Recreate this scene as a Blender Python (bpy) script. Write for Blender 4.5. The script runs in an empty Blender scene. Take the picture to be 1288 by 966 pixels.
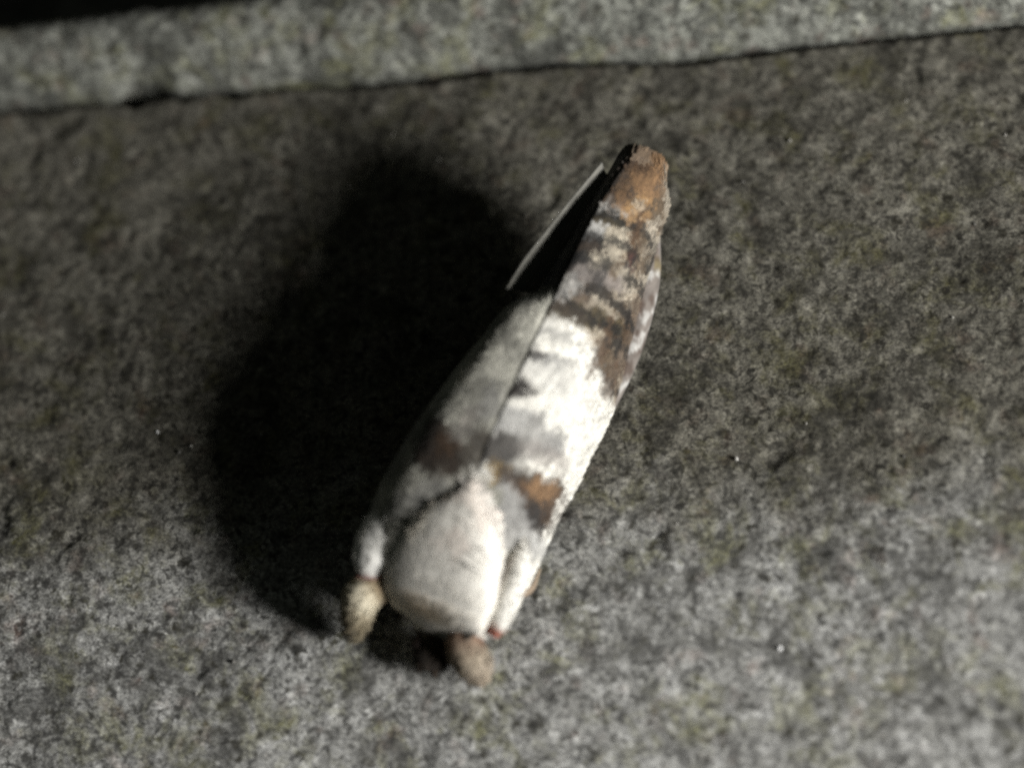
import bpy, math, random
import numpy as np
from mathutils import Vector, Matrix

# ------------------------------------------------------------------ camera, world, lamp, exposure
# scene unit: 1 unit = 1 millimetre (macro close-up, field of view about 20 mm)
S = bpy.context.scene
V = np.array([.15, -.5, 1.0]); V /= np.linalg.norm(V)
CAMD = 56.0
cd = bpy.data.cameras.new('camera'); cam = bpy.data.objects.new('camera', cd)
S.collection.objects.link(cam); S.camera = cam
F = -V; R = np.cross(F, [0, 1, 0]); R /= np.linalg.norm(R); U = np.cross(R, F)
m = Matrix(((R[0], U[0], V[0], V[0]*CAMD), (R[1], U[1], V[1], V[1]*CAMD), (R[2], U[2], V[2], V[2]*CAMD), (0, 0, 0, 1)))
cam.matrix_world = m
cd.lens = 100; cd.sensor_width = 36; cd.sensor_fit = 'HORIZONTAL'
cd.clip_start = 1; cd.clip_end = 600
cd.dof.use_dof = True
cd.dof.focus_distance = 55.5
cd.dof.aperture_fstop = 0.037          # scene is in mm, so this is a small real macro aperture
cd.dof.aperture_blades = 0

w = bpy.data.worlds.new('World'); S.world = w; w.use_nodes = True
w.node_tree.nodes['Background'].inputs[0].default_value = (.9, 1.0, .85, 1)
w.node_tree.nodes['Background'].inputs[1].default_value = 0.022

ld = bpy.data.lights.new('torch', 'AREA'); ld.shape = 'DISK'; ld.size = 22
ld.energy = 146000; ld.color = (1.0, .985, .945)
lamp = bpy.data.objects.new('torch', ld); S.collection.objects.link(lamp)
lamp.location = (70, -33, 31.5)
lamp.rotation_euler = (Vector((0, -1, 0)) - lamp.location).to_track_quat('-Z', 'Y').to_euler()

S.view_settings.view_transform = 'Standard'; S.view_settings.look = 'None'
S.view_settings.exposure = 0; S.view_settings.gamma = 1
S.view_settings.use_curve_mapping = False
S.render.engine = 'CYCLES'
S.cycles.pixel_filter_type = 'BLACKMAN_HARRIS'; S.cycles.filter_width = 2.6
S.cycles.use_denoising = False            # keep the grain of a dim night exposure

# ------------------------------------------------------------------ helpers
rng = np.random.default_rng(7); random.seed(7)
COL = S.collection

def hash3(ix, iy, iz, seed):
    h = (ix.astype(np.int64)*374761393 + iy.astype(np.int64)*668265263 + iz.astype(np.int64)*2147483647 + seed*974711) & 0xffffffff
    h = ((h ^ (h >> 13))*1274126177) & 0xffffffff
    h = ((h ^ (h >> 16))*2246822519) & 0xffffffff
    return ((h ^ (h >> 15)) & 0xffffff)/float(0xffffff)

NROT = np.array(Matrix.Rotation(.7, 3, 'Z') @ Matrix.Rotation(.5, 3, 'X') @ Matrix.Rotation(.9, 3, 'Y'))

def vnoise(P, scale, seed=0):
    """value noise in -1..1 on an (n,3) array"""
    P = (np.asarray(P, float) @ NROT)*scale + 1000.
    I = np.floor(P); f = P - I; f = f*f*f*(f*(f*6 - 15) + 10)
    I = I.astype(np.int64); out = 0
    for dx in (0, 1):
        for dy in (0, 1):
            for dz in (0, 1):
                wt = (f[:, 0] if dx else 1-f[:, 0])*(f[:, 1] if dy else 1-f[:, 1])*(f[:, 2] if dz else 1-f[:, 2])
                out = out + wt*hash3(I[:, 0]+dx, I[:, 1]+dy, I[:, 2]+dz, seed)
    return out*2 - 1

def fbm(P, scale, octv=4, seed=0, gain=.5):
    a = 1.; t = 0; n = 0
    for k in range(octv):
        t = t + a*vnoise(P, scale*2.03**k, seed+k*17); n += a; a *= gain
    return t/n

def sstep(a, b, x):
    t = np.clip((x-a)/(b-a), 0, 1); return t*t*(3-2*t)

def crv(xs, ys):
    xs = np.array(xs, float); ys = np.array(ys, float)
    d = np.gradient(ys, xs)
    def f(x):
        x = np.clip(np.asarray(x, float), xs[0], xs[-1])
        i = np.clip(np.searchsorted(xs, x)-1, 0, len(xs)-2)
        h = xs[i+1]-xs[i]; t = (x-xs[i])/h
        return ((2*t**3-3*t*t+1)*ys[i] + (t**3-2*t*t+t)*h*d[i] + (-2*t**3+3*t*t)*ys[i+1] + (t**3-t*t)*h*d[i+1])
    return f

def link(name, verts, faces, mat, parent=None, cols=None, smooth=True, solid=None):
    me = bpy.data.meshes.new(name)
    verts = np.asarray(verts, float)
    me.from_pydata(verts.tolist(), [], faces if isinstance(faces, list) else faces.tolist())
    if cols is not None:
        at = me.color_attributes.new('pigment', 'FLOAT_COLOR', 'POINT')
        c = np.ones((len(verts), 4), np.float32); c[:, :3] = np.clip(cols, 0, 1)
        at.data.foreach_set('color', c.ravel())
    me.materials.append(mat)
    if smooth: me.polygons.foreach_set('use_smooth', [True]*len(me.polygons))
    me.update()
    o = bpy.data.objects.new(name, me); COL.objects.link(o)
    if parent: o.parent = parent
    if solid:
        md = o.modifiers.new('thickness', 'SOLIDIFY'); md.thickness = solid; md.offset = -1
    return o

def gridfaces(nu, nv, wrap=False):
    i, j = np.meshgrid(np.arange(nu-1), np.arange(nv if wrap else nv-1), indexing='ij')
    i = i.ravel(); j = j.ravel(); j2 = (j+1) % nv
    return np.stack([i*nv+j, (i+1)*nv+j, (i+1)*nv+j2, i*nv+j2], 1)

# ------------------------------------------------------------------ materials
def N(nt, typ, **kw):
    n = nt.nodes.new(typ)
    for k, v in kw.items():
        if k.startswith('i_'):
            key = k[2:].replace('_', ' '); n.inputs[key].default_value = v
        else: setattr(n, k, v)
    return n

def stone_material(name, base, dark, light, back_tint=None, algae=.5, bump=.3, seed=0.):
    mt = bpy.data.materials.new(name); mt.use_nodes = True; nt = mt.node_tree
    bs = nt.nodes['Principled BSDF']; bs.inputs['Roughness'].default_value = .92
    bs.inputs['Specular IOR Level'].default_value = .25
    L = nt.links.new
    tc = N(nt, 'ShaderNodeTexCoord')
    mp = N(nt, 'ShaderNodeMapping'); mp.inputs['Location'].default_value = (seed, seed*.7, seed*.3)
    L(tc.outputs['Object'], mp.inputs['Vector'])
    def noise(scale, detail, rough=.55, dist=0.):
        n = N(nt, 'ShaderNodeTexNoise'); n.inputs['Scale'].default_value = scale
        n.inputs['Detail'].default_value = detail; n.inputs['Roughness'].default_value = rough
        n.inputs['Distortion'].default_value = dist
        L(mp.outputs[0], n.inputs['Vector']); return n
    def ramp(src, p0, p1, c0=(0, 0, 0), c1=(1, 1, 1)):
        r = N(nt, 'ShaderNodeValToRGB'); e = r.color_ramp.elements
        e[0].position = p0; e[0].color = (*c0, 1); e[1].position = p1; e[1].color = (*c1, 1)
        L(src, r.inputs[0]); return r
    def mix(fac, a, b, mode='MIX'):
        x = N(nt, 'ShaderNodeMix', data_type='RGBA', blend_type=mode)
        for s, v in ((0, fac), (6, a), (7, b)):
            if isinstance(v, (float, int)): x.inputs[s].default_value = v
            elif isinstance(v, tuple): x.inputs[s].default_value = (*v, 1)
            else: L(v, x.inputs[s])
        return x.outputs[2]
    n1 = noise(1.1, 6, .62); n2 = noise(3.4, 5, .65, .4); n3 = noise(9.5, 4, .7)
    c = mix(ramp(n1.outputs[0], .36, .66).outputs[0], dark, base)
    c = mix(ramp(n2.outputs[0], .50, .72).outputs[0], c, light)
    # dark pits and grains of sand
    c = mix(ramp(n3.outputs[0], .57, .70).outputs[0], c, tuple(x*.30 for x in dark))
    n4 = noise(5.2, 3, .6, .8)
    c = mix(ramp(n4.outputs[0], .575, .65).outputs[0], c, tuple(x*.35 for x in dark))
    # algae / rust tints
    n5 = noise(1.0, 5, .7, .4)
    f5 = ramp(n5.outputs[0], .51, .68, (0, 0, 0), (algae, algae, algae))
    c = mix(f5.outputs[0], c, (.15, .148, .052))
    mp2 = N(nt, 'ShaderNodeMapping'); mp2.inputs['Location'].default_value = (31, 7, 3); L(tc.outputs['Object'], mp2.inputs[0])
    n6 = N(nt, 'ShaderNodeTexNoise'); n6.inputs['Scale'].default_value = 1.9; n6.inputs['Detail'].default_value = 5
    L(mp2.outputs[0], n6.inputs['Vector'])
    c = mix(ramp(n6.outputs[0], .58, .75, (0, 0, 0), (.45, .45, .45)).outputs[0], c, (.17, .105, .085))
    nA = noise(1.9, 7, .74, .7); nB = noise(.45, 4, .65)
    mm = N(nt, 'ShaderNodeMath', operation='MULTIPLY_ADD'); L(nB.outputs[0], mm.inputs[0]); mm.inputs[1].default_value = .55; L(nA.outputs[0], mm.inputs[2])
    c = mix(ramp(mm.outputs[0], .79, .88, (0, 0, 0), (.68, .68, .68)).outputs[0], c, tuple(x*.38 for x in dark))
    mp3 = N(nt, 'ShaderNodeMapping'); mp3.inputs['Scale'].default_value = (.55, 1, 1); mp3.inputs['Rotation'].default_value = (0, 0, .25); L(tc.outputs['Object'], mp3.inputs[0])
    n9 = N(nt, 'ShaderNodeTexNoise'); n9.inputs['Scale'].default_value = 26.; n9.inputs['Detail'].default_value = 3; n9.inputs['Roughness'].default_value = .8
    L(mp3.outputs[0], n9.inputs['Vector'])
    c = mix(.68, c, ramp(n9.outputs[0], .34, .66, (.12, .12, .125), (1.9, 1.9, 1.88)).outputs[0], 'MULTIPLY')
    # dirt-filled pits of mixed size
    for vs, r0, r1, nm in ((1.35, .10, .24, 1.7), (2.6, .12, .27, 2.9)):
        nd = noise(nm*3.2, 3, .65)
        va = N(nt, 'ShaderNodeVectorMath', operation='MULTIPLY_ADD'); L(nd.outputs[1], va.inputs[0]); va.inputs[1].default_value = (.55/vs*1.6,)*3; L(mp.outputs[0], va.inputs[2])
        vo = N(nt, 'ShaderNodeTexVoronoi'); vo.inputs['Scale'].default_value = vs; L(va.outputs[0], vo.inputs['Vector'])
        nk = noise(nm*.33, 3, .6)
        pm = N(nt, 'ShaderNodeMath', operation='MULTIPLY'); L(ramp(vo.outputs[0], r0, r1, (.9, .9, .9), (0, 0, 0)).outputs[0], pm.inputs[0])
        L(ramp(nk.outputs[0], .44, .52).outputs[0], pm.inputs[1])
        c = mix(pm.outputs[0], c, (.028, .026, .018))
    for sc, lo, hi, op in ((4.2, .58, .65, .75), (7.5, .575, .64, .72), (13., .59, .67, .65)):
        nS = noise(sc, 2.5, .6, .6)
        c = mix(ramp(nS.outputs[0], lo, hi, (0, 0, 0), (op, op, op)).outputs[0], c, tuple(x*.25 for x in dark))
    n7 = noise(11., 3, .8)
    c = mix(.55, c, ramp(n7.outputs[0], .34, .66, (.42, .42, .44), (1.5, 1.5, 1.46)).outputs[0], 'MULTIPLY')
    if back_tint:
        # darker tint towards the back, with an uneven noisy border
        y0, y1, tint = back_tint
        sx = N(nt, 'ShaderNodeSeparateXYZ'); L(tc.outputs['Object'], sx.inputs[0])
        n8 = noise(.42, 6, .68, .6)
        ma = N(nt, 'ShaderNodeMath', operation='MULTIPLY_ADD'); L(n8.outputs[0], ma.inputs[0])
        ma.inputs[1].default_value = 5.5; L(sx.outputs[1], ma.inputs[2])
        mr = N(nt, 'ShaderNodeMapRange', interpolation_type='SMOOTHSTEP'); L(ma.outputs[0], mr.inputs[0])
        mr.inputs[1].default_value = y0+2.75; mr.inputs[2].default_value = y1+2.75
        c = mix(mr.outputs[0], c, mix(1., c, tint, 'MULTIPLY'))
    L(c, bs.inputs['Base Color'])
    bp = N(nt, 'ShaderNodeBump'); bp.inputs['Strength'].default_value = bump; bp.inputs['Distance'].default_value = .05
    nb = noise(13., 4, .7); L(nb.outputs[0], bp.inputs['Height']); L(bp.outputs[0], bs.inputs['Normal'])
    return mt

def pigment_material(name, rough=.75, sheen=.25, bump=.35, bscale=9., stretch=(1, .35, 1), var=.35):
    mt = bpy.data.materials.new(name); mt.use_nodes = True; nt = mt.node_tree; L = nt.links.new
    bs = nt.nodes['Principled BSDF']; bs.inputs['Roughness'].default_value = rough
    bs.inputs['Specular IOR Level'].default_value = .3
    bs.inputs['Sheen Weight'].default_value = sheen; bs.inputs['Sheen Roughness'].default_value = .5
    va = N(nt, 'ShaderNodeVertexColor'); va.layer_name = 'pigment'
    tc = N(nt, 'ShaderNodeTexCoord'); mp = N(nt, 'ShaderNodeMapping'); mp.inputs['Scale'].default_value = stretch
    L(tc.outputs['Object'], mp.inputs[0])
    n = N(nt, 'ShaderNodeTexNoise'); n.inputs['Scale'].default_value = bscale; n.inputs['Detail'].default_value = 4
    n.inputs['Roughness'].default_value = .7; L(mp.outputs[0], n.inputs['Vector'])
    r = N(nt, 'ShaderNodeValToRGB'); e = r.color_ramp.elements
    e[0].position = .3; e[1].position = .7
    a, b = 1-var, 1+var*.35; e[0].color = (a, a, a, 1); e[1].color = (b, b, b, 1)
    L(n.outputs[0], r.inputs[0])
    x = N(nt, 'ShaderNodeMix', data_type='RGBA', blend_type='MULTIPLY'); x.inputs[0].default_value = 1
    L(va.outputs[0], x.inputs[6]); L(r.outputs[0], x.inputs[7]); L(x.outputs[2], bs.inputs['Base Color'])
    bp = N(nt, 'ShaderNodeBump'); bp.inputs['Strength'].default_value = bump; bp.inputs['Distance'].default_value = .06
    L(n.outputs[0], bp.inputs['Height']); L(bp.outputs[0], bs.inputs['Normal'])
    return mt

M_slab = stone_material('weathered_stone', (.345, .345, .338), (.17, .168, .16), (.50, .50, .495), back_tint=(-4.7, -1.5, (.44, .418, .36)), algae=.65)
M_ledge = stone_material('pale_stone', (.22, .226, .203), (.095, .097, .087), (.34, .345, .315), algae=.55, seed=13.)
M_back = stone_material('recess_stone', (.20, .20, .19), (.10, .10, .095), (.30, .30, .28), algae=.2, seed=29.)  # plain grey stone for the recess behind the ledge
M_wing = pigment_material('wing_scales')
M_fur = pigment_material('body_fur', rough=.85, sheen=.1, bscale=7., bump=.15, var=.2)
M_eye = pigment_material('compound_eye', rough=.6, sheen=0, bump=.1, bscale=30., stretch=(1, 1, 1), var=.2)
M_grain = pigment_material('quartz_grain', rough=.2, sheen=0, bump=.0, stretch=(1, 1, 1), var=.1)

# ------------------------------------------------------------------ the setting: stone slab, ledge, backing
CRY = 7.42                                             # the crack runs along x at this y
def crack_y(x):
    P = np.stack([x, x*0, x*0], 1)
    return CRY - .16 + .0012*x*x*0.9 + .10*vnoise(P, .35, 5) + .045*vnoise(P, 1.6, 6) + .025*vnoise(P, 5., 7)

def slab_z(x, y):
    P = np.stack([x, y, x*0], 1)
    z = .16*fbm(P, .28, 3, 11) + .05*fbm(P, 1.1, 3, 23) + .026*fbm(P, 4.5, 3, 31)
    pit = sstep(.30, .75, vnoise(P, 1.7, 41))*sstep(-.1, .6, vnoise(P, .5, 43))
    z -= .06*pit
    pit2 = sstep(.45, .85, vnoise(P, 3.6, 47)); z -= .025*pit2
    d = np.clip(-3.4-y, 0, None)                      # worn, rounded towards the front
    z -= .042*d*d - .0*d
    return z - .02

xs = np.linspace(-17, 17, 560); 
tt = np.concatenate([np.linspace(0, .975, 330), np.linspace(.9775, 1, 12)])
X, T = np.meshgrid(xs, tt, indexing='ij'); X = X.ravel(); T = T.ravel()
gap = .03 + .05*np.clip(vnoise(np.stack([X, X*0, X*0], 1), .5, 61), -.8, 1)
hole = np.exp(-((X+8.05)/.42)**2) + .55*np.exp(-((X+6.0)/.25)**2) + .3*np.exp(-((X+7.0)/.3)**2)
yend = crack_y(X) - gap - .16*hole
Y = -14 + (yend+14)*T
Z = slab_z(X, Y)
edge = np.clip((Y-(yend-.10))/.10, 0, 1); Z -= .10*edge**2 + .10*hole*np.clip((Y-(yend-.5))/.5, 0, 1)**2
rim = T > .9999; Z[rim] -= 1.3
slab = link('stone_slab', np.stack([X, Y, Z], 1), gridfaces(560, len(tt)), M_slab)
slab['kind'] = 'structure'; slab['label'] = 'weathered grey stone slab the moth rests on, paler towards the front'

# the ledge: a sloping face rising from the crack, rounded at its top, falling away behind
prof = np.array([(.09, -1.0), (.10, -.12), (.08, .01), (.03, .05), (.10, .16), (.72, .86), (.98, 1.08), (1.22, 1.20), (1.46, 1.20), (1.70, 1.04), (1.90, .74), (2.04, .30), (2.10, -.8), (2.12, -2.2)])
sl = np.concatenate([[0], np.cumsum(np.hypot(*np.diff(prof, axis=0).T))])
uu = np.concatenate([np.linspace(0, sl[3], 10)[:-1], np.linspace(sl[3], sl[-1], 90)])
py_ = np.interp(uu, sl, prof[:, 0]); pz_ = np.interp(uu, sl, prof[:, 1])
for _ in range(3):
    py_[11:-1] = (py_[10:-2]+2*py_[11:-1]+py_[12:])/4; pz_[11:-1] = (pz_[10:-2]+2*pz_[11:-1]+pz_[12:])/4
X, I = np.meshgrid(xs, np.arange(len(uu)), indexing='ij'); X = X.ravel(); I = I.ravel()
# the face widens a little towards the right
wid = .90 + .020*(X+10)
Y = crack_y(X) + py_[I]*wid; Z = pz_[I]*wid
P = np.stack([X, Y, Z], 1); amp = sstep(.0, .25, py_[I])
dn = .10*fbm(P, .5, 3, 71) + .06*fbm(P, 1.8, 3, 73) + .04*fbm(P, 6., 3, 79) - .07*sstep(.35, .8, vnoise(P, 2.6, 83))
Y -= dn*.5*amp; Z += dn*.5*amp
rag = np.clip(fbm(np.stack([X, X*0, X*0], 1), 1.5, 3, 303), 0, 1)
hl = (np.exp(-((X+8.15)/.36)**2) + .45*np.exp(-((X+7.6)/.30)**2) + .35*np.exp(-((X+6.6)/.35)**2) + .35*rag*(X < 1))*np.clip(1-py_[I]/.5, 0, 1)
Y += .30*hl; Z -= .1*hl
ledge = link('stone_ledge', np.stack([X, Y, Z], 1), gridfaces(560, len(uu)), M_ledge)
ledge['kind'] = 'structure'; ledge['label'] = 'pale rough sloping stone ledge above the crack'

# the deep dark joint behind the ledge
xb = np.linspace(-20, 20, 160); yb = np.linspace(7.0, 26, 90)
X, Y = np.meshgrid(xb, yb, indexing='ij'); X = X.ravel(); Y = Y.ravel()
P = np.stack([X, Y, X*0], 1)
Z = -2.0 + .2*fbm(P, .6, 4, 91)
back = link('stone_backing', np.stack([X, Y, Z], 1), gridfaces(160, 90), M_back)
back['kind'] = 'structure'; back['label'] = 'dark recessed stone behind the ledge'

# ------------------------------------------------------------------ the moth
MO = np.array([-1.334, -5.45]); UDIR = np.array([.413, .9107])       # foot of the thorax front; head-to-tail direction
moth = bpy.data.objects.new('moth', None); COL.objects.link(moth)
moth.location = (MO[0], MO[1], 0); moth.rotation_euler = (0, 0, math.atan2(UDIR[1], UDIR[0]) - math.pi/2)
moth.empty_display_size = .5
moth['label'] = 'small white and brown mottled moth resting head-down on the stone slab'
moth['category'] = 'moth'
# local frame: +X to the moth's right side in the picture, +Y towards the tail, +Z off the stone

#WING_BEGIN
ridge = crv([0, 1.0, 1.7, 2.5, 3.1, 4.1, 5.0, 6.0, 7.1, 8.2, 9.2, 9.9], [1.3, 1.95, 2.3, 2.55, 2.68, 2.76, 2.84, 2.88, 2.92, 2.90, 2.70, 2.40])
WR = crv([.4, 1.2, 2, 3, 4.2, 5.5, 6.6, 7.8, 8.8, 9.5, 9.95], [1.05, 1.12, 1.12, 1.10, 1.18, 1.22, 1.10, .97, .90, .84, .66])
CR = crv([.4, 1.2, 2, 3, 4.2, 5.5, 6.6, 7.8, 8.8, 9.5, 9.95], [.5, .42, .32, .30, .36, .55, .95, 1.4, 1.75, 1.95, 2.15])
WL = crv([.4, 1.2, 2, 3, 4.2, 5.5, 6.6, 7.8, 8.8, 9.5, 9.95], [1.6, 1.85, 1.95, 1.85, 1.65, 1.30, .95, .68, .54, .48, .40])
CL = crv([.4, 1.2, 2, 3, 4.2, 5.5, 6.6, 7.8, 8.8, 9.5, 9.95], [1.2, 1.45, 1.6, 1.6, 1.5, 1.3, 1.2, 1.5, 1.75, 1.9, 2.05])
RW = crv([.4, 1.0, 1.5, 2.0, 2.6, 3.0, 3.3, 10.], [-.60, -.52, -.36, -.16, -.02, 0, 0, 0])      # the wing bases dive under the thorax
S0, S1 = .9, 9.95
def wing(side, s, t):
    """point on a forewing; side +1 right, -1 left; s along the body, t from ridge to outer edge"""
    W, c = (WR(s), CR(s)) if side > 0 else (WL(s), CL(s))
    h = ridge(s) + RW(s)*(1. if side > 0 else .12)
    a = t*np.pi/2
    fl = 1 - sstep(5.7, 6.7, s)                        # the left wing lies flatter over the body than at the tail
    k = .55 + .37*fl if side < 0 else .70
    ww = k*np.sin(a)**(1.0) + (1-k)*t
    zz = k*np.cos(a)**((1.0 - .42*fl) if side < 0 else .85) + (1-k)*(1-t)
    if side < 0:
        ww = ww*(1-fl) + fl*(.55*t + .45*np.sin(a)); zz = zz*(1-fl) + fl*(1-t**4.0)
    x = W*ww; z = c + (h-c)*zz
    if side < 0: z = z + .07*np.sin(np.pi*t)*fl
    # the tail end is bluntly rounded
    y = s - .16*sstep(8.8, 9.95, s)*t**3
    # the right wing overlaps the left one along the suture
    g = np.exp(-(t/.10)**2)*sstep(2.2, 3.2, s)
    z = z - (-.016*g if side > 0 else .035*np.exp(-(t/.06)**2)*sstep(2.2, 3.2, s))
    x = x + (-.03 if side > 0 else .0)*g
    return np.stack([side*(x+.012), y, z], -1)
#WING_END

#MARKS_BEGIN
# pigment marks and one patch of painted shade, in wing coordinates: side, s, t, 2x2 shape, colour, strength
MARKS = [
    (1, 6.46, 0.174, 0.86, 1.52, -3.33, 7.06, (0.065, 0.035, 0.016), 0.8),
    (1, 6.32, 0.443, -0.02, 1.95, -4.64, 3.34, (0.055, 0.04, 0.016), 0.95),
    (1, 6.01, 0.624, -0.47, 14.01, -1.44, 1.32, (0.065, 0.035, 0.016), 0.9),
    (1, 5.76, 0.852, -0.51, 10.81, -2.25, 2.60, (0.065, 0.035, 0.016), 0.8),
    (1, 6.79, 0.940, -0.12, 7.30, -1.15, 1.40, (0.065, 0.035, 0.016), 0.8),
    (1, 7.37, 0.000, 0.16, 3.02, -2.05, 0.45, (0.018, 0.014, 0.012), 1),
    (1, 7.51, 0.221, 0.10, 3.47, -6.88, 2.75, (0.035, 0.024, 0.016), 0.9),
    (1, 7.91, 0.383, -1.32, 5.58, -2.84, -0.60, (0.42, 0.37, 0.29), 0.85),
    (1, 7.89, 0.094, 1.62, 6.30, -3.87, 3.96, (0.42, 0.415, 0.4), 0.9),
    (1, 7.02, 0.242, 0.11, 4.61, -4.17, 1.91, (0.2, 0.175, 0.16), 0.9),
    (1, 7.37, 0.315, 1.64, 6.27, -5.84, 6.54, (0.42, 0.37, 0.29), 0.9),
    (1, 7.11, 0.510, -0.08, 5.70, -7.14, 5.03, (0.2, 0.175, 0.16), 0.8),
    (1, 6.48, 0.000, 1.10, 4.48, -2.60, 2.54, (0.42, 0.415, 0.4), 0.7),
    (1, 6.15, 0.181, 0.09, 4.19, -7.94, 3.59, (0.035, 0.024, 0.016), 0.8),
    (1, 8.17, 0.181, 0.33, 2.83, -6.39, 3.04, (0.055, 0.04, 0.016), 0.95),
    (1, 8.47, 0.148, 0.41, 3.24, -5.58, 2.43, (0.42, 0.415, 0.4), 0.8),
    (1, 8.80, 0.000, 0.24, 2.34, -2.99, 0.44, (0.065, 0.035, 0.016), 0.9),
    (1, 9.22, 0.000, 1.09, 3.19, -1.93, 1.65, (0.035, 0.024, 0.016), 0.95),
    (1, 9.53, 0.450, -0.07, 2.65, -1.17, 0.40, (0.2, 0.115, 0.055), 1),
    (1, 9.67, 0.067, 0.38, 2.97, -2.88, 0.35, (0.065, 0.035, 0.016), 0.9),
    (1, 8.73, 0.523, 0.18, 4.98, -2.69, 1.31, (0.27, 0.16, 0.07), 1),
    (1, 8.80, 0.477, 2.92, 8.38, -6.65, 6.52, (0.42, 0.37, 0.29), 0.6),
    (1, 9.83, 0.161, 0.33, 3.44, -6.76, 0.57, (0.26, 0.19, 0.13), 0.8),
    (1, 8.24, 0.591, 0.95, 11.33, -1.55, 1.14, (0.065, 0.035, 0.016), 1),
    (1, 7.75, 0.671, 1.53, 12.50, -4.59, 4.44, (0.09, 0.03, 0.025), 0.8),
    (1, 5.15, 0.221, 0.58, 4.49, -8.90, 8.22, (0.26, 0.255, 0.245), 0.85),
    (1, 5.03, 0.047, 0.64, 6.30, -7.87, 5.27, (0.018, 0.014, 0.012), 0.95),
    (1, 4.30, 0.027, 0.47, 5.98, -5.90, 2.86, (0.018, 0.014, 0.012), 1),
    (1, 5.61, 0.168, -0.04, 3.79, -7.95, 2.27, (0.26, 0.255, 0.245), 0.6),
    (1, 4.82, 0.268, -0.14, 3.45, -2.95, 0.69, (0.42, 0.415, 0.4), 0.45),
    (1, 3.69, 0.282, -0.09, 2.89, -2.71, 0.67, (0.26, 0.255, 0.245), 0.85),
    (1, 3.74, 0.087, 1.27, 5.63, -2.95, 3.64, (0.42, 0.415, 0.4), 0.6),
    (1, 3.90, 0.557, 0.69, 10.16, -3.22, 2.96, (0.26, 0.255, 0.245), 0.8),
    (1, 3.51, 0.477, 0.20, 3.09, -4.63, 3.79, (0.2, 0.175, 0.16), 0.6),
    (1, 2.90, 0.040, 1.33, 1.67, -1.61, 3.97, (0.06, 0.055, 0.05), 1),
    (1, 2.76, 0.195, 1.56, 6.62, -6.55, 7.05, (0.24, 0.15, 0.03), 0.9),
    (1, 3.04, 0.262, 1.33, 5.23, -3.13, 3.82, (0.06, 0.055, 0.05), 0.5),
    (1, 2.71, 0.591, 0.04, 2.30, -1.69, 1.40, (0.035, 0.024, 0.016), 1),
    (1, 2.59, 0.369, 1.00, 4.22, -3.03, 3.66, (0.035, 0.024, 0.016), 1),
    (1, 2.66, 0.456, 1.22, 4.87, -4.05, 5.36, (0.065, 0.035, 0.016), 0.8),
    (1, 3.04, 0.678, 0.27, 5.55, -3.86, 3.74, (0.2, 0.115, 0.055), 0.9),
    (1, 2.50, 0.705, 1.50, 4.97, -3.95, 5.77, (0.018, 0.014, 0.012), 1),
    (1, 2.94, 0.852, 0.52, 9.84, -2.47, 2.82, (0.065, 0.035, 0.016), 0.6),
    (1, 2.19, 0.248, -0.09, 3.04, -2.69, 1.05, (0.26, 0.255, 0.245), 1),
    (1, 2.03, 0.510, -0.33, 2.72, -3.24, 0.99, (0.26, 0.255, 0.245), 0.9),
    (1, 2.15, 0.846, -0.35, 3.89, -4.66, 3.14, (0.42, 0.415, 0.4), 0.8),
    (1, 2.24, 0.107, 0.85, 4.03, -3.64, 3.01, (0.2, 0.195, 0.16), 0.9),
    (1, 1.58, 0.302, 1.70, 8.32, -5.50, 4.43, (0.06, 0.055, 0.05), 0.6),
    (1, 2.38, 0.000, -0.40, 9.65, -2.90, 0.60, (0.75, 0.73, 0.67), 0.8),
    (-1, 2.33, 0.020, 0.13, -16.29, -2.72, -0.17, (0.75, 0.73, 0.67), 0.8),
    (-1, 2.66, 0.362, 0.18, -4.32, -1.94, 0.09, (0.035, 0.024, 0.016), 1),
    (-1, 2.85, 0.356, 2.12, -9.25, -3.47, -2.43, (0.065, 0.035, 0.016), 0.8),
    (-1, 2.92, 0.054, -0.14, -9.07, -2.63, 0.09, (0.035, 0.024, 0.016), 0.8),
    (-1, 3.79, 0.141, -0.03, -10.12, -2.51, 0.56, (0.26, 0.255, 0.245), 0.6),
    (-1, 3.34, 0.248, -0.03, -11.73, -3.02, 0.76, (0.2, 0.175, 0.16), 0.6),
    (-1, 1.58, 0.463, 1.41, -3.37, -3.47, -4.35, (0.26, 0.255, 0.245), 0.6),
    (-1, 1.94, 0.255, 1.89, -4.84, -4.08, -7.14, (0.26, 0.255, 0.245), 0.6),
    (-1, 7.49, 0.201, -0.04, -0.79, -0.89, 0.65, (0.018, 0.014, 0.012), 0.95),  # black over the left tail flank: its shade put into the colour
    (-1, 9.48, 0.772, 0.06, -0.06, -0.94, 1.00, (0.035, 0.024, 0.016), 0.9),
]
#MARKS_END

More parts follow.
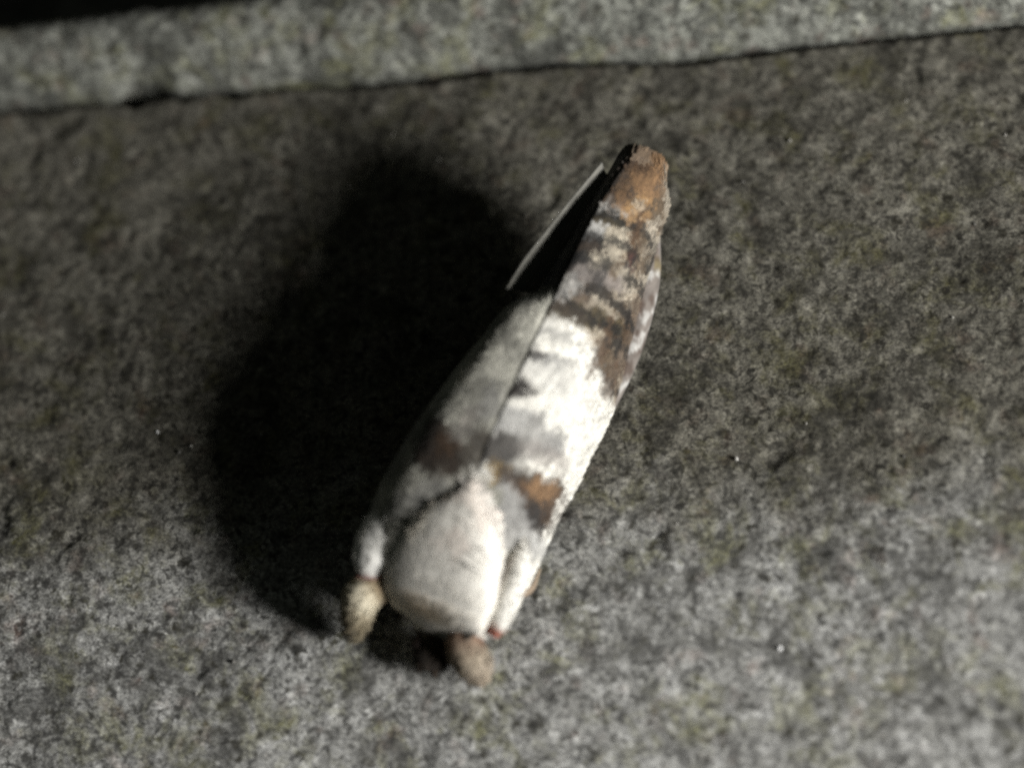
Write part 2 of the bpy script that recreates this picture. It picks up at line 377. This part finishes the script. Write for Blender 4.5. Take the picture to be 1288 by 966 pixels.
WHITE = np.array((.75, .73, .67))
def wing_colour(side, s, t, P):
    n = len(s)
    c = np.tile(WHITE, (n, 1))
    if side < 0: c = c*(.72*(1 - .50*sstep(-.1, .35, fbm(P, 1.7, 3, 143))))[:, None]*np.array((1., 1., .95))  # left wing dulled and mottled: part of its shade is in the pigment
    dist = np.stack([fbm(P, 2.2, 3, 101), fbm(P, 2.2, 3, 111)], 1)
    d2 = np.stack([fbm(P, 7., 2, 121), fbm(P, 7., 2, 131)], 1)
    tb = s + .9*np.clip(t-.25, 0, 1) + .22*dist[:, 0] + .12*d2[:, 0]
    f = sstep(6.02, 6.22, tb - (0 if side > 0 else .35))[:, None]*(1. if side > 0 else .9)
    mo = sstep(-.25, .3, fbm(P, 3.2, 3, 145))[:, None]
    c = c*(1-f) + (np.array((.10, .07, .042))*(1-mo) + np.array((.36, .315, .25))*mo)*f
    for sd, s0, t0, m00, m01, m10, m11, col, op in MARKS:
        if sd*side < 0: continue
        ds = s - s0; dt = t - t0
        a = m00*ds + m01*dt + .45*dist[:, 0] + .22*d2[:, 0]; b = m10*ds + m11*dt + .45*dist[:, 1] + .22*d2[:, 1]
        f = (op*(1-sstep(.82, 1.20, np.hypot(a, b))))[:, None]
        c = c*(1-f) + np.array(col)*f
    bar = np.sin(s*10. + 5.5*fbm(P, 1.5, 3, 147) + 1.5*t) + .9*fbm(P, 2.6, 2, 148)              # fine dark cross-bars towards the tail
    tail = sstep(6.0, 6.4, tb)*(1-sstep(8.6, 9.1, s))
    c = c*(1 - .84*(tail*sstep(.0, .75, bar))[:, None])
    sp = sstep(.28, .55, fbm(P, 5., 3, 149))*(1-sstep(.80, 1., t))*.60         # grey dusting
    c = c*(1-sp[:, None]) + np.array((.22, .21, .20))*np.minimum(1, c.mean(1)/.6)[:, None]*sp[:, None]
    g = 1 + .16*fbm(P, 11., 2, 141)
    return c*g[:, None]

def scales(name, P, Nrm, Tng, cols, parent, ln=.13, wd=.07, lift=.06, jitter=.28, mat=None):
    """small overlapping pointed scales, one mesh"""
    n = len(P)
    B = np.cross(Nrm, Tng); B /= np.linalg.norm(B, axis=1)[:, None]+1e-9
    Tng = np.cross(B, Nrm)
    an = rng.normal(0, jitter, n)[:, None]
    T2 = Tng*np.cos(an) + B*np.sin(an); B2 = np.cross(Nrm, T2)
    l = (ln*rng.uniform(.7, 1.3, n))[:, None]; w_ = (wd*rng.uniform(.7, 1.25, n))[:, None]
    lf = (l[:, 0]*lift*rng.uniform(.3, 1.7, n))[:, None]
    b0 = P + Nrm*.004
    v = np.stack([b0 - B2*w_*.35, b0 + B2*w_*.35,
                  b0 + T2*l*.62 + B2*w_*.5 + Nrm*lf*.75, b0 + T2*l + Nrm*lf, b0 + T2*l*.62 - B2*w_*.5 + Nrm*lf*.75], 1).reshape(-1, 3)
    i = np.arange(n)*5
    faces = np.stack([i, i+1, i+2, i+3, i+4], 1)
    cc = np.repeat(cols*rng.uniform(.80, 1.12, n)[:, None], 5, 0)
    o = link(name, v, faces, mat or M_wing, parent, cc, smooth=False)
    o['kind'] = 'stuff'
    return o

def make_wing(side):
    S0 = .9 if side > 0 else .58
    ns, ntt = 200, 64
    s, t = np.meshgrid(np.linspace(S0, S1, ns), np.linspace(0, 1, ntt), indexing='ij'); s = s.ravel(); t = t.ravel()
    P = wing(side, s, t)
    dn = .03*fbm(P, 1.2, 3, 151) + .018*fbm(P, 4., 2, 157)
    e = 1e-3
    nn = np.cross(wing(side, s+e, t)-wing(side, s-e, t), wing(side, s, np.clip(t+e, 0, 1))-wing(side, s, np.clip(t-e, 0, 1)))
    nn *= side*-1.; nn = nn/(np.linalg.norm(nn, axis=1)[:, None]+1e-12)
    if nn[ntt*100+20, 2] < 0: nn = -nn
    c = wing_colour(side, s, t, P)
    P2 = P + nn*dn[:, None]
    f = gridfaces(ns, ntt)
    # keep outward winding
    a, b, cc_ = P2[f[500, 0]], P2[f[500, 1]], P2[f[500, 2]]
    if np.dot(np.cross(b-a, cc_-a), nn[f[500, 0]]) < 0: f = f[:, ::-1]
    o = link('forewing', P2, f, M_wing, moth, c, solid=.05)
    # scales
    n = 20000
    s = rng.uniform(S0, S1, n); t = rng.uniform(.05 if side > 0 else .02, 1, n)
    P = wing(side, s, t); sj = np.clip(s+rng.normal(0, .04, n), S0, S1); tj = np.clip(t+rng.normal(0, .03, n), 0, 1)
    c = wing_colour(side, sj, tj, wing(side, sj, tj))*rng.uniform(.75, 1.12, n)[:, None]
    dn = .03*fbm(P, 1.2, 3, 151) + .018*fbm(P, 4., 2, 157)
    tg = wing(side, s+e, t)-wing(side, s-e, t); tg /= np.linalg.norm(tg, axis=1)[:, None]
    nn = np.cross(tg, wing(side, s, np.clip(t+e, 0, 1))-wing(side, s, np.clip(t-e, 0, 1)))
    nn /= np.linalg.norm(nn, axis=1)[:, None]+1e-12
    nn[nn[:, 2] < -.2] *= -1; flip = (nn[:, 0]*side < 0) & (t > .3); nn[flip] *= -1
    scales('wing_scales', P + nn*dn[:, None], nn, tg, c, o)
    # fringe of long narrow scales along the blunt tail end and outer edge
    n = 420
    s1 = rng.uniform(7.2, S1, n//2); t1 = np.ones(n//2)*.99
    s2 = np.ones(n - n//2)*(S1-.02); t2 = rng.uniform(0.02, 1, n-n//2)
    s = np.concatenate([s1, s2]); t = np.concatenate([t1, t2])
    P = wing(side, s, t); c = wing_colour(side, s, t, P)*.9
    tg = wing(side, s, t)-wing(side, s-e, t); tg /= np.linalg.norm(tg, axis=1)[:, None]
    ot = wing(side, s, t)-wing(side, s, t-e); ot /= np.linalg.norm(ot, axis=1)[:, None]
    nn = np.cross(tg, ot); nn /= np.linalg.norm(nn, axis=1)[:, None]; nn[nn[:, 2] < 0] *= -1
    k = np.concatenate([np.ones(n//2), np.zeros(n-n//2)])[:, None]
    dr = tg + ot*k*.6
    dr /= np.linalg.norm(dr, axis=1)[:, None]
    scales('fringe', P, nn, dr, c, o, ln=.20, wd=.05, lift=.05, jitter=.2)
    return o

make_wing(1); make_wing(-1)

# ---- hindwing edges showing below the forewings near the tail
def strip(name, pts_in, pts_out, colf, ns=60, nt_=14, bulge=.08, ln=.12, scale_n=450):
    k = np.linspace(0, 1, len(pts_in)); A = np.array(pts_in, float); B = np.array(pts_out, float)
    q = np.linspace(0, 1, ns)
    Ai = np.stack([crv(k, A[:, d])(q) for d in range(3)], 1); Bi = np.stack([crv(k, B[:, d])(q) for d in range(3)], 1)
    v = np.linspace(0, 1, nt_)
    Pm = Ai[:, None]*(1-v)[None, :, None] + Bi[:, None]*v[None, :, None]
    tg = np.gradient(Ai, axis=0); ac = Bi-Ai
    nr = np.cross(tg, ac); nr /= np.linalg.norm(nr, axis=1)[:, None]+1e-9
    if nr[ns//2, 2] < 0: nr = -nr
    Pm = Pm + nr[:, None]*(np.sin(np.pi*v)*bulge)[None, :, None]
    P = Pm.reshape(-1, 3)
    qs, vs = np.meshgrid(q, v, indexing='ij')
    c = colf(qs.ravel(), vs.ravel(), P)
    f = gridfaces(ns, nt_)
    a, b, cc_ = P[f[200, 0]], P[f[200, 1]], P[f[200, 2]]
    if np.dot(np.cross(b-a, cc_-a), nr[ns//2]) < 0: f = f[:, ::-1]
    o = link(name, P, f, M_wing, moth, c, solid=.04)
    n = scale_n
    if not n: return o
    ii = rng.integers(0, len(P), n); tgn = np.repeat(tg, nt_, 0)[ii]; tgn = tgn/np.linalg.norm(tgn, axis=1)[:, None]
    scales('wing_scales', P[ii]+rng.normal(0, .02, (n, 3)), np.repeat(nr, nt_, 0)[ii], tgn, c[ii], o, ln=ln, wd=.04, lift=.04)
    return o

def hind_cols(q, v, P):
    base = np.tile(np.array((.17, .148, .132)), (len(q), 1))
    b = fbm(P, 4.2, 3, 201)
    f = sstep(.05, .35, b)[:, None]; base = base*(1-f) + np.array((.42, .41, .39))*f
    f = sstep(.1, .4, fbm(P, 3.6, 3, 207))[:, None]; base = base*(1-f) + np.array((.085, .062, .05))*f
    f = (.7*np.exp(-((q-.80)/.04)**2)*(v > .4))[:, None]; base = base*(1-f) + np.array((.15, .115, .04))*f
    f = (.8*np.exp(-((v-.06)/.10)**2))[:, None]; base = base*(1-f) + np.array((.13, .055, .022))*f
    return base

strip('hindwing',
      [(1.10, 5.3, .55), (1.08, 6.3, .82), (.98, 7.2, 1.12), (.86, 8.1, 1.45), (.74, 8.7, 1.62)],
      [(1.20, 5.2, .40), (1.30, 6.3, .58), (1.28, 7.3, .84), (1.14, 8.2, 1.15), (.88, 8.9, 1.55)], hind_cols, scale_n=0)

def hind_cols_l(q, v, P):
    return np.tile(np.array((.17, .165, .145)), (len(q), 1))*(1+.3*fbm(P, 5., 2, 211))[:, None]
strip('hindwing',
      [(-.62, 6.75, 1.75), (-.46, 7.3, 1.85), (-.36, 7.95, 1.98), (-.30, 8.6, 2.1), (-.25, 9.35, 2.2)],
      [(-1.12, 6.34, 2.47), (-1.00, 7.00, 2.61), (-.81, 7.74, 2.69), (-.63, 8.48, 2.73), (-.42, 9.4, 2.68)], hind_cols_l, bulge=-.06, scale_n=0)

# ---- body: head, thorax and abdomen as one continuous lofted surface
bs_ = np.array([-.62, -.55, -.35, -.12, .04, .14, .35, .7, 1.2, 1.6, 1.9, 2.2, 2.7, 3.6, 4.6, 6.0, 7.4, 8.5, 9.3])
bw = crv(bs_, [.05, .20, .32, .38, .52, .78, .95, 1.02, .98, .84, .66, .44, .20, .50, .60, .58, .46, .28, .05])
btop = crv(bs_, [.36, .42, .50, .58, .80, 1.30, 1.62, 1.94, 2.26, 2.46, 2.56, 2.60, 2.50, 1.9, 1.75, 1.72, 1.75, 1.7, 1.6])
bbot = crv(bs_, [.28, .2, .16, .16, .2, .25, .3, .34, .38, .4, .42, .45, .5, .5, .5, .5, .55, .75, 1.1])
def body(s, a):
    w_, tp, bt = bw(s), btop(s), bbot(s)
    zc = (tp+bt)/2 - .12*(tp-bt)*0; hh = (tp-bt)/2
    ca, sa = np.cos(a), np.sin(a)
    th = sstep(.0, .3, s)*(1-sstep(1.7, 2.3, s))         # the thorax is broad and flat-topped
    x = w_*np.sign(ca)*np.abs(ca)**(.95-.1*th)
    x = np.where(x < 0, x*(1+.20*th), x*(1-.04*th))
    return np.stack([x, s + .0*a, zc + hh*np.sign(sa)*np.abs(sa)**(1-.5*th)], -1)
def body_colour(s, P):
    c = np.tile(np.array((.83, .80, .74)), (len(s), 1))
    n = fbm(P, 3., 3, 221)
    f = (sstep(.0, .4, n)*.4*sstep(.6, 1.2, s))[:, None]; c = c*(1-f) + np.array((.66, .54, .47))*f
    f = (np.exp(-((s-.10+.12*n)/.16)**2)*.6*np.exp(-((P[:, 0]+.15)/.5)**2)*sstep(.6, 1.2, P[:, 2]))[:, None]; c = c*(1-f) + np.array((.50, .33, .13))*f
    f = (1-sstep(-.12, .08, s+.1*n))[:, None]; c = c*(1-f) + np.array((.03, .022, .016))*f
    f = (sstep(3.0, 3.3, s))[:, None]; c = c*(1-f) + np.array((.30, .26, .22))*f
    return c
ns, na = 120, 48
s, a = np.meshgrid(np.linspace(bs_[0], bs_[-1], ns), np.arange(na)*2*np.pi/na, indexing='ij'); s = s.ravel(); a = a.ravel()
P = body(s, a); P = P + (.025*fbm(P, 3., 3, 231))[:, None]*np.stack([np.cos(a), a*0, np.sin(a)], -1)
f = gridfaces(ns, na, True)[:, ::-1].tolist()
f.append(list(range(na))); f.append(list(range((ns-1)*na, ns*na))[::-1])
body_o = link('body', P, f, M_fur, moth, body_colour(s, P))
n = 7000
s = rng.uniform(-.6, 2.6, n); a = rng.uniform(-.5, math.pi+.5, n)
P = body(s, a); e = 1e-3
tg = body(s+e, a)-body(s-e, a); tg /= np.linalg.norm(tg, axis=1)[:, None]
nn = np.cross(body(s, a+e)-body(s, a-e), tg); nn /= np.linalg.norm(nn, axis=1)[:, None]
out = np.stack([np.cos(a), a*0, np.sin(a)], -1); nn[np.sum(nn*out, 1) < 0] *= -1
scales('fur', P, nn, tg, body_colour(s, P), body_o, ln=.20, wd=.06, lift=.02, jitter=.25, mat=M_fur)

n = 1300
s = rng.uniform(1.0, 2.45, n); a = rng.uniform(.1, math.pi-.1, n)
P = body(s, a); tg = body(s+e, a)-body(s-e, a); tg /= np.linalg.norm(tg, axis=1)[:, None]
out = np.stack([np.cos(a), a*0+.25, np.sin(a)], -1); out /= np.linalg.norm(out, axis=1)[:, None]
cc = body_colour(np.minimum(s, 2.9), P)*rng.uniform(.7, 1.05, n)[:, None]
gm = (sstep(.05, .3, fbm(P, 2.5, 3, 261))*sstep(1.4, 2.2, s))[:, None]; cc = cc*(1-gm) + np.array((.33, .32, .305))*gm
scales('hair_tufts', P, out, tg, cc, body_o, ln=.36, wd=.05, lift=.01, jitter=.4, mat=M_fur)

# ---- lofted tubes: tegulae, palps, legs, antennae
def tube(name, pts, rads, colf, parent, mat, flat=1., fur=0, na=14, ns=24, furlen=.2, nup=(0, 0, 1)):
    pts = np.array(pts, float); k = np.linspace(0, 1, len(pts)); q = np.linspace(0, 1, ns)
    C = np.stack([crv(k, pts[:, d])(q) for d in range(3)], 1); r = np.maximum(crv(k, rads)(q), .008)
    T = np.gradient(C, axis=0); T /= np.linalg.norm(T, axis=1)[:, None]
    upv = np.array(nup, float)
    B = np.cross(T, upv); B /= np.linalg.norm(B, axis=1)[:, None]+1e-9; Nn = np.cross(B, T)
    an = np.arange(na)*2*np.pi/na
    rr = r[:, None, None]
    P = C[:, None] + rr*(np.cos(an)[None, :, None]*B[:, None] + flat*np.sin(an)[None, :, None]*Nn[:, None])
    nr = np.cos(an)[None, :, None]*B[:, None]*flat + np.sin(an)[None, :, None]*Nn[:, None]
    nr /= np.linalg.norm(nr, axis=2)[:, :, None]
    P = P.reshape(-1, 3); nr = nr.reshape(-1, 3); qq = np.repeat(q, na)
    P = P + nr*(.12*np.repeat(r, na)*fbm(P, 4., 2, 241))[:, None]
    f = gridfaces(ns, na, True)
    a_, b_, c_ = P[f[60, 0]], P[f[60, 1]], P[f[60, 2]]
    fl = np.dot(np.cross(b_-a_, c_-a_), nr[f[60, 0]]) < 0
    if fl: f = f[:, ::-1]
    f = f.tolist(); c0 = list(range(na)); c1 = list(range((ns-1)*na, ns*na))
    f.append(c0 if fl else c0[::-1]); f.append(c1[::-1] if fl else c1)
    o = link(name, P, f, mat, parent, colf(qq, P))
    if fur:
        ii = rng.integers(0, len(P), fur)
        scales('fur', P[ii]+rng.normal(0, .015, (fur, 3)), nr[ii], np.repeat(T, na, 0)[ii], colf(qq[ii], P[ii]), o, ln=furlen, wd=.022, lift=.12, jitter=.5, mat=mat)
    return o

def solidc(*keys):
    """colour along a tube: (position, rgb) keys"""
    ks = [k for k, _ in keys]; cs = np.array([c for _, c in keys], float)
    def f(q, P):
        qq = q + .06*fbm(P, 4., 2, 251)
        return np.stack([np.interp(qq, ks, cs[:, d]) for d in range(3)], 1)
    return f

pale = (.74, .72, .67)
tube('tegula', [(1.06, .34, .80), (1.10, .6, 1.0), (1.12, 1.0, 1.16), (1.10, 1.5, 1.30), (1.04, 2.0, 1.40)], [.12, .21, .23, .20, .05],
     solidc((0, (.26, .07, .05)), (.10, (.36, .13, .08)), (.16, pale), (1, pale)), moth, M_fur, flat=.75, fur=420, furlen=.15)
tube('tegula', [(-1.44, .40, 1.22), (-1.50, .62, 1.42), (-1.52, 1.0, 1.56), (-1.45, 1.45, 1.72), (-1.30, 2.0, 1.90)], [.22, .36, .42, .38, .12],
     solidc((0, (.20, .06, .05)), (.08, (.26, .10, .08)), (.16, (.66, .65, .62)), (1, (.60, .59, .56))), moth, M_fur, flat=.75, fur=420, furlen=.15)

ant = solidc((0, (.05, .04, .03)), (1, (.10, .085, .07)))
tube('antenna', [(.40, -.22, .78), (.66, .02, .95), (.86, .40, 1.18), (.95, 1.0, 1.46), (1.0, 1.62, 1.62)], [.06, .06, .06, .06, .03], ant, moth, M_fur, na=8)
tube('antenna', [(-.60, .05, .70), (-.85, .16, .85), (-1.14, .36, 1.10), (-1.26, 1.0, 1.50), (-1.22, 1.65, 1.75)], [.03, .035, .04, .04, .02], ant, moth, M_fur, na=8)

for sd in (1, -1):                                    # compound eyes
    k = 12; a, b = np.meshgrid(np.linspace(0, math.pi, k), np.arange(16)*2*math.pi/16, indexing='ij'); a = a.ravel(); b = b.ravel()
    P = np.stack([sd*.32 + .14*np.sin(a)*np.cos(b), -.22 + .16*np.sin(a)*np.sin(b), .38 + .17*np.cos(a)], 1)
    link('eye', P, gridfaces(k, 16, True), M_eye, moth, np.tile((.03, .02, .018), (len(P), 1)))

palpc = solidc((0, (.24, .17, .11)), (.5, (.40, .33, .24)), (1, (.30, .22, .16)))
for sd in (1, -1):
    tube('labial_palp', [(sd*.12, -.32, .30), (sd*.14, -.46, .32), (sd*.15, -.56, .26), (sd*.15, -.62, .18)], [.07, .10, .08, .03],
         solidc((0, (.03, .022, .016)), (1, (.045, .03, .02))), moth, M_fur, fur=90, furlen=.08)  # near-black palps: the shade below the head is put into their colour

# forelegs: thick, tufted, reaching out beside the head
legc = solidc((0, (.16, .06, .04)), (.25, (.20, .13, .09)), (.5, (.27, .225, .17)), (.75, (.38, .32, .25)), (1, (.24, .19, .14)))
tube('foreleg', [(.62, .45, .55), (.58, .18, .66), (.62, -.04, .62), (.78, -.18, .46), (.92, -.28, .32), (1.02, -.36, .20)], [.22, .32, .37, .35, .27, .10], legc, moth, M_fur, fur=1100, furlen=.15)
legl = solidc((0, (.14, .05, .04)), (.18, (.34, .27, .17)), (.38, (.60, .55, .43)), (.5, (.36, .31, .22)), (.66, (.17, .14, .09)), (1, (.10, .085, .055)))
tube('foreleg', [(-1.1, .60, .9), (-1.38, .34, 1.02), (-1.52, .06, 1.0), (-1.56, -.14, .80), (-1.58, -.34, .54), (-1.60, -.50, .30)], [.30, .35, .35, .32, .25, .10], legl, moth, M_fur, fur=1100, furlen=.15)
# the other legs, mostly hidden under the wings
dk = solidc((0, (.18, .13, .09)), (1, (.28, .22, .16)))
for sd in (1, -1):
    tube('leg', [(sd*.5, 1.2, .5), (sd*.95, 1.3, .55), (sd*1.15, 1.6, .22), (sd*1.1, 2.1, .04)], [.12, .12, .08, .03], dk, moth, M_fur, na=10)
    tube('leg', [(sd*.45, 2.4, .5), (sd*.85, 3.2, .5), (sd*.9, 4.4, .2), (sd*.85, 5.4, .04)], [.12, .12, .08, .03], dk, moth, M_fur, na=10)

# ------------------------------------------------------------------ loose sand grains on the slab
def ico():
    p = (1+5**.5)/2
    v = np.array([(-1, p, 0), (1, p, 0), (-1, -p, 0), (1, -p, 0), (0, -1, p), (0, 1, p), (0, -1, -p), (0, 1, -p), (p, 0, -1), (p, 0, 1), (-p, 0, -1), (-p, 0, 1)])/1.9
    f = np.array([(0,11,5),(0,5,1),(0,1,7),(0,7,10),(0,10,11),(1,5,9),(5,11,4),(11,10,2),(10,7,6),(7,1,8),(3,9,4),(3,4,2),(3,2,6),(3,6,8),(3,8,9),(4,9,5),(2,4,11),(6,2,10),(8,6,7),(9,8,1)])
    return v, f
iv, if_ = ico()
n = 60
gx = rng.uniform(-14, 14, n); gy = rng.uniform(-12, 7.0, n)
gx[:3] = (5.0, 6.85, -7.15); gy[:3] = (-5.75, -8.2, -.55)
gz = slab_z(gx, gy); r = rng.uniform(.02, .05, n); r[:3] = (.055, .065, .035)
v = (iv[None]*r[:, None, None]*rng.uniform(.7, 1.3, (n, 12, 1)) + np.stack([gx, gy, gz+r*.5], 1)[:, None]).reshape(-1, 3)
fc = (if_[None] + (np.arange(n)*12)[:, None, None]).reshape(-1, 3)
gc = np.array((.30, .29, .27))*rng.uniform(.35, 1.5, n)[:, None]; gc[:3] = (.9, .9, .9)
gr = link('sand_grains', v, fc, M_grain, None, np.repeat(gc, 12, 0), smooth=False)
gr['kind'] = 'stuff'; gr['label'] = 'loose pale and dark sand grains on the stone slab'; gr['category'] = 'sand'
